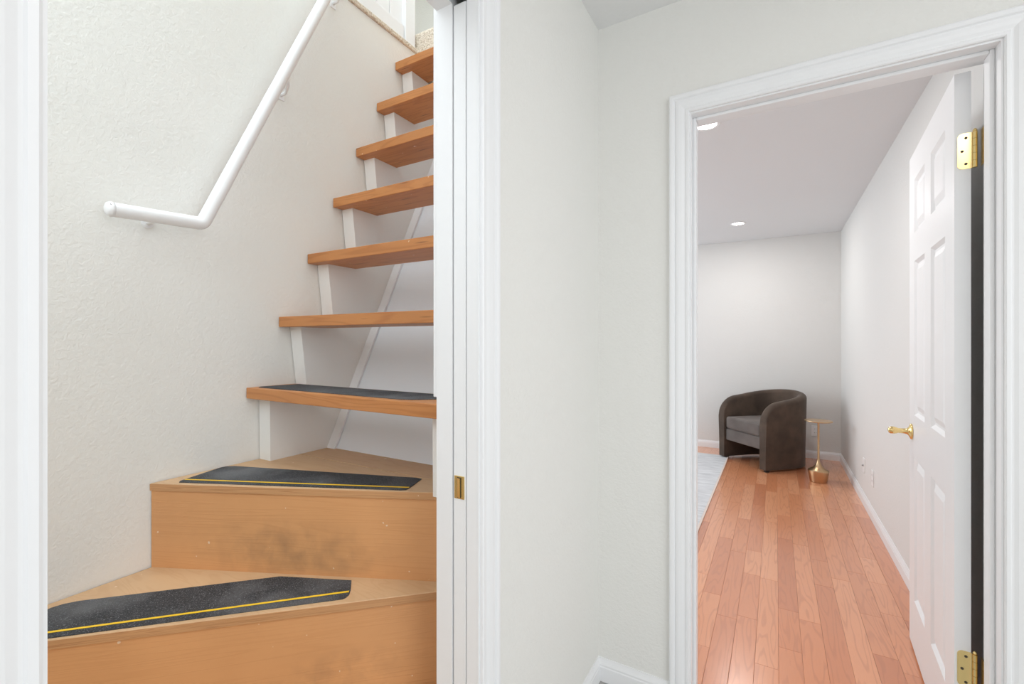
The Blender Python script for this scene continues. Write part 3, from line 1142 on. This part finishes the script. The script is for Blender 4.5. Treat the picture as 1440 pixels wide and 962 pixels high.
bm = bmesh.new()
prism(bm, d_shape(HWD - TH / 2 - 0.004, FR + 0.012, 0.24), 0.332, 0.458)
o = obj('seat_cushion', bm, 'velvet_seat', ac, local=True, bevel=0.022, seg=4)
bm = bmesh.new()
prism(bm, d_shape(HWD - TH / 2 - 0.001, FR + 0.020, 0.245, rc=0.015), 0.205, 0.328)
o = obj('seat_base', bm, 'velvet_seat', ac, local=True, bevel=0.012, seg=3)
for fx, fy in ((HWD, -0.29), (-HWD, -0.29), (0.2, 0.2), (-0.2, 0.2)):
    bm = bmesh.new()
    lathe(bm, [(0.022, 0.0105 if (fx < -0.25 and fy < 0) else 0.0), (0.026, 0.024)], 16, Matrix.Translation((fx, fy, 0)))
    obj('foot', bm, 'black', ac, local=True)

# ------------------------------------------------------------------ side table
tb = empty('drink_table', (0.335, 4.97, 0), 'small round gold drink table with a thin stem and flared base', 'side table')
bm = bmesh.new()
lathe(bm, [(0.060, 0.0), (0.066, 0.002), (0.074, 0.05), (0.083, 0.098), (0.083, 0.103), (0.078, 0.106)], 40)
smooth_angle(obj('base', bm, 'gold', tb, local=True), 50)
bm = bmesh.new()
lathe(bm, [(0.080, 0.103), (0.078, 0.108), (0.055, 0.120), (0.035, 0.136), (0.022, 0.156), (0.013, 0.180), (0.009, 0.205), (0.0085, 0.35), (0.0085, 0.53), (0.014, 0.541), (0.02, 0.545)], 32)
smooth_angle(obj('stem', bm, 'gold', tb, local=True), 60)
bm = bmesh.new()
lathe(bm, [(0.100, 0.544), (0.108, 0.546), (0.110, 0.550), (0.108, 0.555), (0.100, 0.556)], 48)
smooth_angle(obj('top', bm, 'gold', tb, local=True), 50)

# ------------------------------------------------------------------ outlets


def outlet(name, loc, nrm, lab, kind):
    """nrm 'x' -> plate faces -X, 'y' -> faces -Y"""
    e = empty(name, loc, lab, 'wall outlet', rotz=R(-90) if nrm == 'x' else 0)
    o = bxo('cover_plate', (-0.035, 0.035, -0.005, 0, -0.057, 0.057), 'plastic', e, local=True, bevel=0.003)
    if kind == 'duplex':
        for zz in (-0.02, 0.02):
            s = bxo('socket', (-0.016, 0.016, -0.0065, -0.005, zz - 0.013, zz + 0.013), 'plastic', e, local=True, bevel=0.0007)
            bxo('slot', [(-0.008, -0.006, -0.0068, -0.0064, zz - 0.003, zz + 0.007), (0.006, 0.008, -0.0068, -0.0064, zz - 0.003, zz + 0.007)], 'dark_hole', s, local=True)
    else:
        bm = bmesh.new()
        lathe(bm, [(0.008, 0), (0.008, 0.004), (0.005, 0.005), (0.005, 0.012)], 14, to_axis((0, -0.005, 0), (0, -1, 0)))
        obj('jack', bm, 'steel', e, local=True)
    return e


outlet('wall_outlet', (XR, 4.47, 0.30), 'x', 'white outlet plate on the right wall, farther of the two', 'jack')
outlet('wall_outlet', (XR, 4.10, 0.295), 'x', 'white outlet plate on the right wall, nearer the open door', 'duplex')
outlet('wall_outlet', (0.372, YF, 0.30), 'y', 'white outlet plate on the far wall behind the gold drink table', 'duplex')
